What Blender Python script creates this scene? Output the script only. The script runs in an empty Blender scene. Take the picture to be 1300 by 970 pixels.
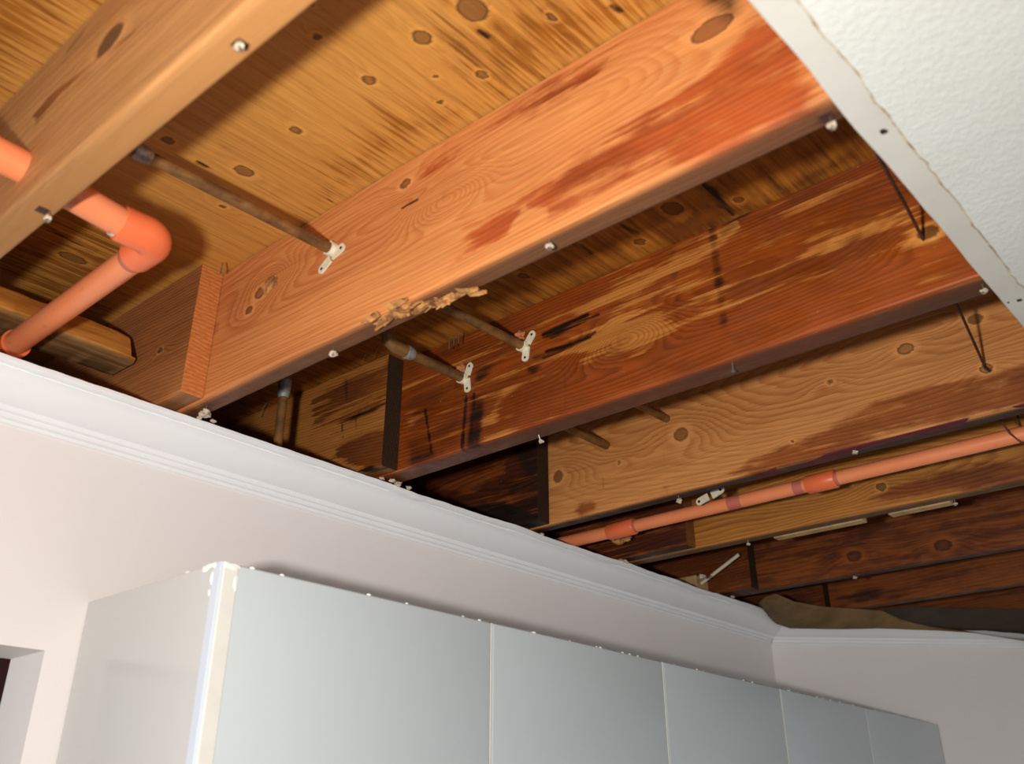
import bpy, bmesh, math, random
import numpy as np
from mathutils import Vector, Matrix, noise as mn
random.seed(3)
C = bpy.context.scene.collection
scene = bpy.context.scene

# ---------------------------------------------------------------- camera
FPX = 1215.0; CX, CY = 650.0, 440.5
PITCH = math.atan(630 / FPX); YAW = math.radians(41.3)
cam_d = bpy.data.cameras.new('camera'); cam = bpy.data.objects.new('camera', cam_d); C.objects.link(cam)
fwd = Vector((-math.sin(YAW) * math.cos(PITCH), math.cos(YAW) * math.cos(PITCH), math.sin(PITCH)))
rgt = Vector((math.cos(YAW), math.sin(YAW), 0)); upv = rgt.cross(fwd)
cam.matrix_world = Matrix(((rgt.x, upv.x, -fwd.x, 0), (rgt.y, upv.y, -fwd.y, 0), (rgt.z, upv.z, -fwd.z, 0), (0, 0, 0, 1)))
cam_d.sensor_width = 36; cam_d.lens = FPX / 1300 * 36; cam_d.shift_y = -44.5 / 1300
cam_d.clip_start = .01
cam_d.dof.use_dof = True; cam_d.dof.focus_distance = 1.75; cam_d.dof.aperture_fstop = 5.0
scene.camera = cam
# ---------------------------------------------------------------- light: dim room daylight all round + the camera flash
world = bpy.data.worlds.new('room_light'); scene.world = world; world.use_nodes = True
world.node_tree.nodes['Background'].inputs[0].default_value = (.92, .96, 1, 1)
world.node_tree.nodes['Background'].inputs[1].default_value = .55
fl = bpy.data.lights.new('flash', 'AREA'); fl.shape = 'RECTANGLE'; fl.size = .07; fl.size_y = .045; fl.energy = 14; fl.color = (1, .965, .92)
fl.spread = math.radians(160)
flo = bpy.data.objects.new('flash', fl); C.objects.link(flo)
flo.location = (-.20, -.12, .02)
flo.rotation_euler = (Vector((-1.0, 1.75, .62)) - flo.location).to_track_quat('-Z', 'Y').to_euler()
scene.view_settings.view_transform = 'Standard'; scene.view_settings.look = 'None'
scene.view_settings.gamma = 1; scene.view_settings.exposure = 0.12; scene.view_settings.use_curve_mapping = False

# ---------------------------------------------------------------- measuring helpers: a photo pixel seen on a known real plane
def ray(u, v):
    a = (u - CX) / FPX; b = -(v - CY) / FPX
    up = b * math.cos(PITCH) + math.sin(PITCH); fw = math.cos(PITCH) - b * math.sin(PITCH)
    return np.array([-math.sin(YAW) * fw + math.cos(YAW) * a, math.cos(YAW) * fw + math.sin(YAW) * a, up])
def atz(u, v, h): d = ray(u, v); return d * h / d[2]
def aty(u, v, y): d = ray(u, v); return d * y / d[1]
def atx(u, v, x): d = ray(u, v); return d * x / d[0]

# ---------------------------------------------------------------- bookkeeping
def tag(o, label=None, cat=None, group=None, kind=None):
    if label: o['label'] = label
    if cat: o['category'] = cat
    if group: o['group'] = group
    if kind: o['kind'] = kind
    return o
def link(name, me, mat=None, parent=None):
    o = bpy.data.objects.new(name, me); C.objects.link(o)
    if mat: me.materials.append(mat)
    if parent: o.parent = parent
    return o
def empty(name, loc=(0, 0, 0)):
    o = bpy.data.objects.new(name, None); C.objects.link(o); o.location = loc; o.empty_display_size = .05
    return o
def obj(name, bm, mat, parent=None, smooth=False, loc=None):
    me = bpy.data.meshes.new(name); bmesh.ops.recalc_face_normals(bm, faces=bm.faces[:]); bm.to_mesh(me); bm.free()
    if smooth:
        for p in me.polygons: p.use_smooth = True
        me.set_sharp_from_angle(angle=math.radians(40))
    o = link(name, me, mat, parent)
    if parent is not None:
        o.matrix_parent_inverse = Matrix.Translation(-parent.location)
    if loc: o.location = loc
    return o
def add_box(bm, a, b, bev=0, seg=2):
    r = bmesh.ops.create_cube(bm, size=1)
    vs = r['verts']
    c = [(a[i] + b[i]) / 2 for i in range(3)]; s = [abs(b[i] - a[i]) for i in range(3)]
    for v in vs: v.co = Vector((v.co.x * s[0] + c[0], v.co.y * s[1] + c[1], v.co.z * s[2] + c[2]))
    if bev:
        es = list({e for v in vs for e in v.link_edges})
        bmesh.ops.bevel(bm, geom=es, offset=bev, segments=seg, affect='EDGES', profile=.5)
    return bm
def add_tube(bm, pts, rad, n=14, cap=True):
    pts = [Vector(p) for p in pts]
    rads = rad if isinstance(rad, (list, tuple)) else [rad] * len(pts)
    rings = []; ref = None
    for i, p in enumerate(pts):
        t = (pts[min(i + 1, len(pts) - 1)] - pts[max(i - 1, 0)])
        if t.length < 1e-9: t = Vector((0, 0, 1))
        t.normalize()
        if ref is None: ref = t.orthogonal().normalized()
        ref = (ref - t * ref.dot(t)).normalized(); b = t.cross(ref)
        rings.append([bm.verts.new(p + (ref * math.cos(2 * math.pi * k / n) + b * math.sin(2 * math.pi * k / n)) * rads[i]) for k in range(n)])
    for i in range(len(rings) - 1):
        for k in range(n):
            bm.faces.new((rings[i][k], rings[i][(k + 1) % n], rings[i + 1][(k + 1) % n], rings[i + 1][k]))
    if cap: bm.faces.new(rings[0][::-1]); bm.faces.new(rings[-1])
    return bm
def add_prism(bm, poly, axis_vec, origin=(0, 0, 0)):
    """poly: list of 3D points, extruded by axis_vec"""
    o = Vector(origin); av = Vector(axis_vec)
    a = [bm.verts.new(o + Vector(p)) for p in poly]; b = [bm.verts.new(o + Vector(p) + av) for p in poly]
    bm.faces.new(a); bm.faces.new(b[::-1]); n = len(poly)
    for i in range(n): bm.faces.new((a[i], b[i], b[(i + 1) % n], a[(i + 1) % n]))
    return bm
def add_lump(bm, c, s, seed, sub=2, jag=.4):
    r = bmesh.ops.create_icosphere(bm, subdivisions=sub, radius=1)
    for v in r['verts']:
        k = 1 + jag * mn.noise(v.co * 1.9 + Vector((seed * 7.3, seed, 0)))
        v.co = Vector((c[0] + v.co.x * s[0] * k, c[1] + v.co.y * s[1] * k, c[2] + v.co.z * s[2] * k))
    return bm

# ---------------------------------------------------------------- numpy noise and masks used to lay out grain and stains
def _hash(ix, iy, s):
    n = (ix.astype(np.int64) * 374761393 + iy.astype(np.int64) * 668265263 + s * 974634777) & 0xffffffff
    n = ((n ^ (n >> 13)) * 1274126177) & 0xffffffff
    return ((n ^ (n >> 16)) & 0xffff) / 65535.0
def vnoise(x, y, s=0):
    ix = np.floor(x); iy = np.floor(y); fx = x - ix; fy = y - iy
    fx = fx * fx * (3 - 2 * fx); fy = fy * fy * (3 - 2 * fy)
    a = _hash(ix, iy, s); b = _hash(ix + 1, iy, s); c = _hash(ix, iy + 1, s); d = _hash(ix + 1, iy + 1, s)
    return (a * (1 - fx) + b * fx) * (1 - fy) + (c * (1 - fx) + d * fx) * fy
def fbm(x, y, s=0, o=3):
    t = 0; a = .5
    for k in range(o): t = t + a * vnoise(x * 2 ** k, y * 2 ** k, s + k * 17); a *= .5
    return t / (1 - .5 ** o)
def sdf(px, py, poly):
    d = np.full(px.shape, 1e9); ins = np.zeros(px.shape, bool); n = len(poly)
    for i in range(n):
        ax, ay = poly[i]; bx, by = poly[(i + 1) % n]
        ex, ey = bx - ax, by - ay; wx = px - ax; wy = py - ay
        t = np.clip((wx * ex + wy * ey) / (ex * ex + ey * ey + 1e-12), 0, 1)
        d = np.minimum(d, np.hypot(wx - ex * t, wy - ey * t))
        cond = ((ay > py) != (by > py)) & (px < (bx - ax) * (py - ay) / (by - ay + 1e-12) + ax)
        ins ^= cond
    return np.where(ins, -d, d)

# ---------------------------------------------------------------- node helper
class NT:
    def __init__(self, name):
        self.m = bpy.data.materials.new(name); self.m.use_nodes = True
        self.t = self.m.node_tree; self.b = self.t.nodes['Principled BSDF']
    def n(self, typ, ins=(), **kw):
        nd = self.t.nodes.new('ShaderNode' + typ)
        for k, v in kw.items(): setattr(nd, k, v)
        for k, v in (ins.items() if isinstance(ins, dict) else enumerate(ins)):
            if v is None: continue
            if isinstance(v, bpy.types.NodeSocket): self.t.links.new(v, nd.inputs[k])
            else: nd.inputs[k].default_value = v
        return nd
    def math(self, op, a, b=None, c=None): return self.n('Math', [a, b, c], operation=op).outputs[0]
    def mix(self, f, a, b, bt='MIX'):
        nd = self.n('Mix', data_type='RGBA', blend_type=bt)
        for k, v in ((0, f), (6, a), (7, b)):
            if isinstance(v, bpy.types.NodeSocket): self.t.links.new(v, nd.inputs[k])
            else: nd.inputs[k].default_value = v
        return nd.outputs[2]
    def ss(self, x, lo, hi, a=0., b=1.):
        nd = self.n('MapRange', [x, lo, hi, a, b], interpolation_type='SMOOTHSTEP', clamp=True); return nd.outputs[0]
    def noise(self, vec, scale, detail=3, rough=.55, s=(1, 1, 1)):
        mp = self.n('Mapping', {'Vector': vec, 'Scale': s}).outputs[0]
        return self.n('TexNoise', {'Vector': mp, 'Scale': scale, 'Detail': detail, 'Roughness': rough}).outputs[0]
    def attr(self, nm): return self.n('Attribute', attribute_name=nm)
    def bump(self, h, strength, dist):
        nd = self.n('Bump', {'Strength': strength, 'Distance': dist, 'Height': h}); self.t.links.new(nd.outputs[0], self.b.inputs['Normal'])
    def out(self, col=None, rough=None, metal=None, spec=None):
        for k, v in (('Base Color', col), ('Roughness', rough), ('Metallic', metal), ('Specular IOR Level', spec)):
            if v is None: continue
            if isinstance(v, bpy.types.NodeSocket): self.t.links.new(v, self.b.inputs[k])
            else: self.b.inputs[k].default_value = v
        return self.m
def rgb(r, g, b):
    f = lambda c: ((c / 255 + .055) / 1.055) ** 2.4 if c > 10 else c / 255 / 12.92
    return (f(r), f(g), f(b), 1)

def wood_mat(name, early, late, wet, wetlate, grime, knot=(70, 35, 15), paint=(92, 26, 34), ringk=.75, streak=(5, 70), streakamp=.55, rough=.62, tone=.25, soft=.12, fibk=.3):
    T = NT(name)
    bc = T.attr('board').outputs['Vector']
    fib = T.noise(bc, 1, 4, .6, (9, 420, 1)); st = T.noise(bc, 1, 3, .55, (streak[0], streak[1], 1)); big = T.noise(bc, 1, 3, .5, (2.2, 7, 1))
    blot = T.noise(bc, 1, 4, .6, (16, 30, 1)); st2 = T.noise(bc, 1, 3, .6, (14, 240, 1)); fib2 = T.noise(bc, 1, 4, .65, (3.5, 170, 1)); mot = T.noise(bc, 1, 4, .6, (5, 11, 1))
    ph = T.math('ADD', T.attr('phase').outputs['Fac'], T.math('MULTIPLY', T.math('SUBTRACT', fib, .5), .5))
    fr = T.math('FRACT', ph)
    ring = T.n('ValToRGB', [fr]).outputs[0]
    cr = ring.node.color_ramp; cr.elements[0].position = 0; cr.elements[0].color = (0, 0, 0, 1)
    cr.elements[1].position = .78; cr.elements[1].color = (1, 1, 1, 1); e = cr.elements.new(.35); e.color = (.22, .22, .22, 1)
    e = cr.elements.new(.9); e.color = (.9, .9, .9, 1); e = cr.elements.new(1); e.color = (0, 0, 0, 1)
    rk = T.math('MULTIPLY', ring, T.math('MULTIPLY', T.ss(big, .25, .7, .45, 1.), ringk))
    stv = T.math('MULTIPLY', T.math('SUBTRACT', st, .5), streakamp * 1.5)
    stv = T.math('ADD', stv, T.math('MULTIPLY', T.math('SUBTRACT', st2, .5), streakamp * .7))
    bl = T.math('MULTIPLY', T.math('SUBTRACT', blot, .5), .5)
    m_st = T.ss(T.math('ADD', T.attr('stain').outputs['Fac'], T.math('ADD', stv, bl)), .5 - soft, .5 + soft)
    m_dk = T.ss(T.math('ADD', T.attr('dark').outputs['Fac'], T.math('ADD', T.math('MULTIPLY', stv, .8), T.math('MULTIPLY', bl, .6))), .28, .95)
    m_gr = T.math('MULTIPLY', T.attr('grime').outputs['Fac'], T.ss(T.math('ADD', blot, T.math('MULTIPLY', big, .5)), .2, .7, .6, 1.))
    m_pt = T.ss(T.math('ADD', T.attr('paint').outputs['Fac'], bl), .4, .6)
    dry = T.mix(rk, rgb(*early), rgb(*late)); wt = T.mix(rk, rgb(*wet), rgb(*wetlate))
    wt = T.mix(T.ss(mot, .35, .7, 0., .55), wt, rgb(*[int(k * .72) for k in wetlate]))
    col = T.mix(m_st, dry, wt)
    col = T.mix(T.math('MULTIPLY', T.ss(big, .3, .75), tone), col, T.mix(1., col, rgb(*wetlate), 'MULTIPLY'))
    col = T.mix(T.ss(fib, .25, .75, fibk * .7, 0.), col, (0.02, .008, .002, 1)); col = T.mix(T.ss(fib2, .3, .6, fibk, 0.), col, rgb(*[int(k * .62) for k in wet]))
    kn = T.attr('knot').outputs['Fac']
    col = T.mix(T.math('MULTIPLY', T.ss(kn, 0., .1), .4), col, rgb(*[min(255, int(k * 1.12)) for k in early]))
    col = T.mix(T.ss(kn, .25, .8, 0., .7), col, rgb(*knot)); col = T.mix(T.math('MULTIPLY', T.ss(kn, .1, .35), T.ss(kn, .45, .75, .75, 0.)), col, rgb(*[int(k * .6) for k in knot]))
    col = T.mix(m_gr, col, rgb(*grime)); col = T.mix(m_pt, col, rgb(*paint))
    col = T.mix(m_dk, col, rgb(26, 12, 5))
    speck = T.noise(bc, 1, 2, .5, (160, 160, 1))
    col = T.mix(T.ss(speck, .74, .80, 0., .35), col, rgb(215, 170, 120))
    T.bump(T.math('ADD', T.math('MULTIPLY', ring, -.5), T.math('ADD', fib, T.math('MULTIPLY', kn, .6))), .35, .0012)
    return T.out(col, T.ss(blot, .3, .7, rough - .12, rough + .12), 0., .35)

# ---------------------------------------------------------------- boards: a rounded profile swept along the length, grain and stains laid out on it
ATTR = ('phase', 'stain', 'dark', 'grime', 'knot', 'paint')
class Board:
    """length along X, near face at y0, between zb and zt; s = distance round the profile from the top of the near face"""
    def __init__(self, y0, th, zb, zt, x0, x1, fx0=None, fx1=None, ds=.004, dx=.005):
        self.y0, self.th, self.zb, self.zt = y0, th, zb, zt
        H = zt - zb; r = .004; self.H = H
        prof = []; n = max(2, int((H - r) / ds))
        for i in range(n + 1): prof.append((y0, zt - (H - r) * i / n))
        for a in (30, 60, 90): prof.append((y0 + r - r * math.cos(math.radians(a)), zb + r - r * math.sin(math.radians(a))))
        m = max(2, int((th - 2 * r) / .005))
        for i in range(1, m + 1): prof.append((y0 + r + (th - 2 * r) * i / m, zb))
        for a in (30, 60, 90): prof.append((y0 + th - r + r * math.sin(math.radians(a)), zb + r - r * math.cos(math.radians(a))))
        for f in (.35, .7, 1): prof.append((y0 + th, zb + r + (H - r) * f))
        P = np.array(prof); self.ns = len(P)
        s = np.concatenate([[0], np.cumsum(np.hypot(*np.diff(P, axis=0).T))])
        fx0 = x0 if fx0 is None else fx0; fx1 = x1 if fx1 is None else fx1
        xs = list(np.arange(fx0, fx1, dx)) + [fx1]
        if x0 < fx0: xs = [x0] + xs
        if x1 > fx1: xs = xs + list(np.linspace(fx1, x1, 12)[1:])
        xs = np.array(xs)
        self.X, self.S = np.meshgrid(xs, s, indexing='ij')
        self.Y = np.broadcast_to(P[:, 0], self.X.shape).copy(); self.Z = np.broadcast_to(P[:, 1], self.X.shape).copy()
        self.a = {k: np.zeros(self.X.shape) for k in ATTR}
    def face(self, u, v):
        p = aty(u, v, self.y0); return (p[0], self.zt - p[2])
    def under(self, u, v):
        p = atz(u, v, self.zb); return (p[0], self.H + p[1] - self.y0)
    def grain(self, R=150, mode='flat', xc=-.6, sc=.12, k=.12, warp=6., seed=1, wx=1.3, wz=7):
        X, S = self.X, self.S
        w = fbm(X * wx + 9, S * wz + 3, seed, 3) - .5
        if mode == 'flat': p = R * np.sqrt((S - sc) ** 2 + (k * (X - xc)) ** 2 + 1e-5)
        else: p = R * (S + k * (X - xc))
        self.a['phase'] = p + warp * w + 1.2 * fbm(X * 8, S * 40, seed + 5, 2)
        self.seed = seed; self.R = R
    def knot(self, pt, r, amp=None, dark=1., ex=1.5, wide=5.):
        x, s = pt; dx = (self.X - x); ds = (self.S - s); amp = self.R * r * 2.2 if amp is None else amp
        g = np.exp(-((dx / (wide * r * 1.6)) ** 2 + (ds / (wide * r * .7)) ** 2))
        self.a['phase'] = self.a['phase'] * (1 - .0 * g) + amp * g * 1.6
        q = np.sqrt((dx / (r * ex)) ** 2 + (ds / r) ** 2)
        q = q + .25 * (fbm(self.X * 60, self.S * 60, 5, 2) - .5)
        kk = np.clip((1.35 - q) / .5, 0, 1)
        self.a['knot'] = np.maximum(self.a['knot'], np.maximum(kk * dark, np.clip((2.6 - q) / 1.4, 0, 1) * .1 * min(1, dark * 2)))
        self.a['phase'] = np.where(q < 1.3, q * 3, self.a['phase'])
    def base(self, ch, v): self.a[ch] += v
    def poly(self, ch, pts, v, soft=.012, under=False, op='max'):
        f = self.under if under else self.face
        P = [f(*p) for p in pts]
        d = sdf(self.X, self.S, P)
        w = np.clip(.5 - d / (2 * soft), 0, 1)
        if op == 'max': self.a[ch] = np.maximum(self.a[ch], w * v)
        elif op == 'set': self.a[ch] = self.a[ch] * (1 - w) + v * w
        else: self.a[ch] = self.a[ch] + w * v
    def clip_under(self, ch): self.a[ch] = self.a[ch] * (self.S > self.H - .003)
    def line(self, ch, a, b, w, v, under=False):
        f = self.under if under else self.face
        (ax, ay), (bx, by) = f(*a), f(*b); ex, ey = bx - ax, by - ay
        t = np.clip(((self.X - ax) * ex + (self.S - ay) * ey) / (ex * ex + ey * ey + 1e-12), 0, 1)
        d = np.hypot(self.X - ax - ex * t, self.S - ay - ey * t)
        self.a[ch] = np.maximum(self.a[ch], np.clip(1.3 - d / w, 0, 1) * v)
    def grime_under(self, v, edge=.0):
        m = np.clip((self.S - (self.H - edge)) / .012, 0, 1)
        self.a['grime'] = np.maximum(self.a['grime'], m * v)
    def build(self, name, mat, endmat, parent=None, lift=0., gc=None, warpz=.0015):
        nx, ns = self.X.shape
        wob = (fbm(self.X * 1.5, self.X * 0 + self.y0 * 9, 3, 2) - .5) * warpz
        co = np.stack([self.X, self.Y + wob, self.Z + wob * .7 * (self.S > .02)], -1).reshape(-1, 3)
        idx = np.arange(nx * ns).reshape(nx, ns)
        q = np.stack([idx[:-1, :-1], idx[:-1, 1:], idx[1:, 1:], idx[1:, :-1]], -1).reshape(-1, 4)
        me = bpy.data.meshes.new(name)
        faces = [tuple(f) for f in q.tolist()]
        nq = len(faces)
        top = [(idx[i, 0], idx[i + 1, 0], idx[i + 1, -1], idx[i, -1]) for i in range(nx - 1)]
        ends = [tuple(idx[0, ::-1]), tuple(idx[-1, :])]
        me.from_pydata(co.tolist(), [], faces + [tuple(int(k) for k in f) for f in top + ends])
        me.materials.append(mat); me.materials.append(endmat)
        sm = np.ones(len(me.polygons), bool); sm[nq:] = False; me.polygons.foreach_set('use_smooth', sm)
        mi = np.zeros(len(me.polygons), np.int32); mi[-2:] = 1; me.polygons.foreach_set('material_index', mi)
        me.set_sharp_from_angle(angle=math.radians(50))
        for k in ATTR:
            at = me.attributes.new(k, 'FLOAT', 'POINT'); at.data.foreach_set('value', self.a[k].astype(np.float32).ravel())
        at = me.attributes.new('board', 'FLOAT_VECTOR', 'POINT')
        bc = np.stack([self.X, self.S, np.full(self.X.shape, self.y0 * 13)], -1).astype(np.float32)
        at.data.foreach_set('vector', bc.ravel())
        me.validate()
        return link(name, me, None, parent)

def Z(u0, v0, sc, pts): return [(u0 + a / sc, v0 + b / sc) for a, b in pts]

# ---------------------------------------------------------------- plain materials
def end_grain(name, c1, c2, dark=0.):
    T = NT(name); g = T.n('NewGeometry').outputs['Position']
    # growth rings: arcs about a heart well below and to one side of the board
    sx = T.n('SeparateXYZ', [g]).outputs
    nz = T.noise(g, 1, 3, .5, (20, 20, 20))
    dy = T.math('SUBTRACT', sx[1], T.math('ADD', 0.66, 0.)); dz = T.math('SUBTRACT', sx[2], .50)
    d = T.math('SQRT', T.math('ADD', T.math('MULTIPLY', dy, dy), T.math('MULTIPLY', dz, dz)))
    fr = T.math('FRACT', T.math('ADD', T.math('MULTIPLY', d, 150), T.math('MULTIPLY', nz, 2.)))
    rough = T.noise(g, 1, 4, .7, (90, 90, 260))
    col = T.mix(T.ss(fr, .4, .95, 0., .5), rgb(*c1), rgb(*c2)); col = T.mix(T.ss(rough, .35, .7, .0, .45), col, rgb(*c2))
    if dark: col = T.mix(T.ss(T.noise(g, 1, 3, .5, (14, 14, 9)), .3, .6, dark, dark * .75), col, rgb(22, 14, 8))
    T.bump(rough, .6, .002); return T.out(col, .8, 0., .2)
def plain(name, c, rough=.5, metal=0., var=.12, vs=12, bump=0., bs=150, c2=None, spec=.5):
    T = NT(name); g = T.n('TexCoord').outputs['Object']
    n = T.noise(g, vs, 4, .6); c2 = c2 or tuple(int(k * .7) for k in c)
    col = T.mix(T.ss(n, .35, .7, 0., var * 2), rgb(*c), rgb(*c2))
    if bump: T.bump(T.noise(g, bs, 4, .6), bump, .001)
    return T.out(col, T.ss(n, .3, .7, max(.03, rough - .05), rough + .05), metal, spec)
M = {}
M['wall'] = plain('painted_wall', (236, 229, 225), .6, var=.02, vs=3, bump=.08, bs=60, spec=.3)
M['crown'] = plain('white_trim_paint', (242, 242, 242), .35, var=.03, vs=8, bump=.05, bs=60)
M['cab_door'] = plain('pale_grey_laminate', (196, 203, 204), .22, var=.01, vs=2)
M['cab_side'] = plain('warm_grey_laminate', (200, 198, 194), .16, var=.01, vs=2)
M['cab_edge'] = plain('bluish_edge', (205, 212, 224), .3, var=.02)
M['cab_peel'] = plain('cream_core', (222, 218, 208), .5, var=.05, vs=30)
M['chip'] = plain('white_chip', (250, 246, 236), .7, var=.05, vs=60, bump=.5)
M['plaster'] = plain('crumbled_plaster', (204, 186, 162), .9, var=.25, vs=150, bump=.6, bs=400)
M['nail'] = plain('dull_steel', (170, 160, 145), .4, .85, var=.3, vs=200)
M['rust'] = plain('rusty_iron', (92, 58, 48), .6, .45, var=.4, vs=90, bump=.4)
M['solder'] = plain('grey_solder', (175, 175, 172), .45, .5, var=.4, vs=160, bump=.5, bs=300)
M['strap'] = plain('cream_plastic', (226, 218, 192), .4, var=.15, vs=90, c2=(190, 170, 130))
M['hole'] = plain('dark_hole', (24, 14, 8), .9)
M['kraft'] = plain('dull_brown_paper', (134, 104, 62), .85, var=.3, vs=7, c2=(70, 50, 26), bump=.3, bs=40)
M['paperdark'] = plain('grey_brown_paper', (66, 52, 36), .85, var=.3, vs=6, c2=(40, 28, 18))
M['lath'] = plain('bare_pine_lath', (196, 160, 108), .7, var=.3, vs=30, c2=(150, 105, 60))
M['pexwhite'] = plain('cream_tubing', (225, 212, 180), .45, var=.15, vs=40)
M['void'] = plain('maroon_hallway_panel', (60, 14, 12), .6)
M['floor'] = plain('floor_tile', (150, 140, 128), .5, var=.1, vs=3)
M['splinter'] = plain('raw_splintered_wood', (206, 146, 82), .8, var=.5, vs=70, c2=(104, 56, 22), bump=.6, bs=300)
def copper():
    T = NT('tarnished_copper'); g = T.n('TexCoord').outputs['Object']
    n = T.noise(g, 22, 5, .65); f = T.noise(g, 1, 3, .6, (140, 30, 140)); v = T.noise(g, 60, 3)
    col = T.mix(T.ss(n, .3, .7), rgb(150, 106, 58), rgb(98, 70, 40)); col = T.mix(T.ss(f, .45, .75, 0, .5), col, rgb(58, 40, 28))
    col = T.mix(T.ss(v, .71, .76, 0, .6), col, rgb(95, 135, 115))
    T.bump(f, .15, .0008); return T.out(col, T.ss(n, .3, .7, .4, .55), .3)
M['copper'] = copper()
def cpvc(name, c, c2):
    T = NT(name); g = T.n('TexCoord').outputs['Object']
    n = T.noise(g, 10, 4); s = T.noise(g, 1, 4, .6, (35, 35, 70))
    col = T.mix(T.ss(n, .3, .7, 0, .6), rgb(*c), rgb(*c2)); col = T.mix(T.ss(s, .62, .75, 0, .3), col, rgb(150, 80, 60))
    T.bump(T.noise(g, 90, 2), .05, .0005); return T.out(col, .38, 0., .4)
M['cpvc'] = cpvc('orange_cpvc', (240, 144, 96), (234, 130, 80)); M['cpvc2'] = cpvc('deep_orange_cpvc', (236, 116, 70), (226, 104, 58))
M['primer'] = plain('purple_primer_smear', (186, 108, 92), .5, var=.5, vs=60, c2=(200, 100, 80))
M['ink'] = plain('printed_ink', (110, 48, 34), .6)
def stipple():
    T = NT('textured_ceiling_paint'); g = T.n('TexCoord').outputs['Object']
    a = T.noise(g, 170, 3, .6); b = T.noise(g, 40, 2); c = T.noise(g, 5, 3)
    col = T.mix(T.ss(c, .35, .7, 0, .25), rgb(214, 215, 209), rgb(200, 197, 188))
    T.bump(T.math('ADD', T.ss(a, .4, .65), T.math('MULTIPLY', b, .5)), .3, .0013); return T.out(col, .8, 0., .2)
M['stipple'] = stipple()
M['tornrim'] = plain('torn_paper_rim', (206, 196, 172), .85, var=.5, vs=60, c2=(150, 120, 84))
M['board'] = plain('drywall_face', (206, 203, 194), .75, var=.12, vs=14, c2=(176, 168, 152), bump=.15, bs=70, spec=.2)

# ================================================================ STRUCTURE
ZB, ZT = .600, .826        # joist bottoms, subfloor
FLOOR = -1.75
def struct(name, bm, mat, smooth=False, parent=None): return tag(obj(name, bm, mat, parent, smooth), kind='structure') if not parent else obj(name, bm, mat, parent, smooth)
bm = bmesh.new(); add_box(bm, (-3.4, -2.6, FLOOR - .05), (2.6, 5.4, FLOOR)); struct('floor', bm, M['floor'])
# left wall with an opening (a pass-through to a dark hall) left of the cabinets
bm = bmesh.new(); XW = -1.35; XB = -1.453; OY = .585; OZ = .230
add_box(bm, (XB, OY, FLOOR), (XW, 2.70, .5995)); w = bm
add_box(bm, (XB, -.9, OZ), (XW, OY, .5995)); add_box(bm, (XB, -2.0, FLOOR), (XW, -.9, .5995))
add_box(bm, (XB, -.9, FLOOR), (XW, OY, FLOOR + .9))
struct('wall_left', bm, M['wall'])
bm = bmesh.new(); add_box(bm, (-2.26, .35, FLOOR), (-2.2, 1.6, .5)); struct('wall_hall', bm, M['void'])
bm = bmesh.new(); add_box(bm, (-1.7803, -.6, .588), (XB - .0005, 4.2, .5985)); struct('ceiling_leak_stop', bm, M['board'])  # unseen strip added to keep ambient light from leaking into the joist bays
# back wall leaving the corner at 45 degrees
K = (-1.35, 2.70); L45 = 2.6; s45 = math.sqrt(.5)
bm = bmesh.new()
add_prism(bm, [(K[0], K[1], FLOOR), (K[0] + L45 * s45, K[1] + L45 * s45, FLOOR), (K[0] + (L45 - .1) * s45 - .05, K[1] + L45 * s45 + .12, FLOOR), (K[0] - .1, K[1] + .02, FLOOR)], (0, 0, .5995 - FLOOR))
struct('wall_back', bm, M['wall'])
# crown mouldings
PROF = [(0, .520), (.004, .521), (.0065, .525), (.0115, .5265), (.0125, .531), (.012, .5325), (.0175, .534), (.0195, .539), (.0185, .5405), (.026, .5425), (.033, .547),
        (.0395, .552), (.046, .559), (.0515, .567), (.0565, .5755), (.060, .5775), (.0605, .5795), (.0675, .5805), (.0705, .5835), (.0705, .5885), (.068, .5895), (0, .5895)]
def crown(name, base, dirv, outv, length, y_n, wave=0.):
    bm = bmesh.new(); rows = []
    for j in range(y_n + 1):
        t = length * j / y_n; row = []
        for k, (o, z) in enumerate(PROF):
            dz = 0; do = 0
            if k >= 16 and k <= 20:
                dz = .0010 * mn.noise(Vector((t * 40, k * .1, 3))) ; do = .0016 * mn.noise(Vector((t * 24, 5, k * .1)))
                if wave:
                    a = max(0, min(1, (t - 1.55) / .25)); dz += a * (.0012 * math.sin(t * 13) + .0008 * math.sin(t * 31)); do += a * .0012 * math.sin(t * 19)
            row.append(bm.verts.new((base[0] + dirv[0] * t + outv[0] * (o + do), base[1] + dirv[1] * t + outv[1] * (o + do), z + dz)))
        rows.append(row)
    n = len(PROF)
    for j in range(y_n):
        for k in range(n): bm.faces.new((rows[j][k], rows[j][(k + 1) % n], rows[j + 1][(k + 1) % n], rows[j + 1][k]))
    bm.faces.new(rows[0]); bm.faces.new(rows[-1][::-1])
    return struct(name, bm, M['crown'], smooth=True)
cl = crown('trim_1', (XW, -.6), (0, 1), (1, 0), 3.3 - .02, 330, 1.)
cb = crown('trim_2', (K[0] + .0, K[1] + .0), (s45, s45), (s45, -s45), L45, 200)
# crumbs of old ceiling plaster left on the lip of the crown
for i, (u, v, r) in enumerate([(262, 524, .006), (255, 529, .003), (273, 533, .003), (500, 609, .004), (507, 613, .005), (521, 618, .004), (276, 543, .003), (487, 606, .003), (196, 568, .002), (639, 662, .004), (690, 677, .003), (793, 712, .007), (800, 716, .005), (893, 731, .006), (932, 757, .004)]):
    p = atz(u, v, .592); bm = bmesh.new(); add_lump(bm, (p[0] - .004, p[1], .591), (r * 1.3, r * 1.6, r * .8), i, 2, .8)
    obj('plaster_crumb', bm, M['plaster'], cl)

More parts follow.
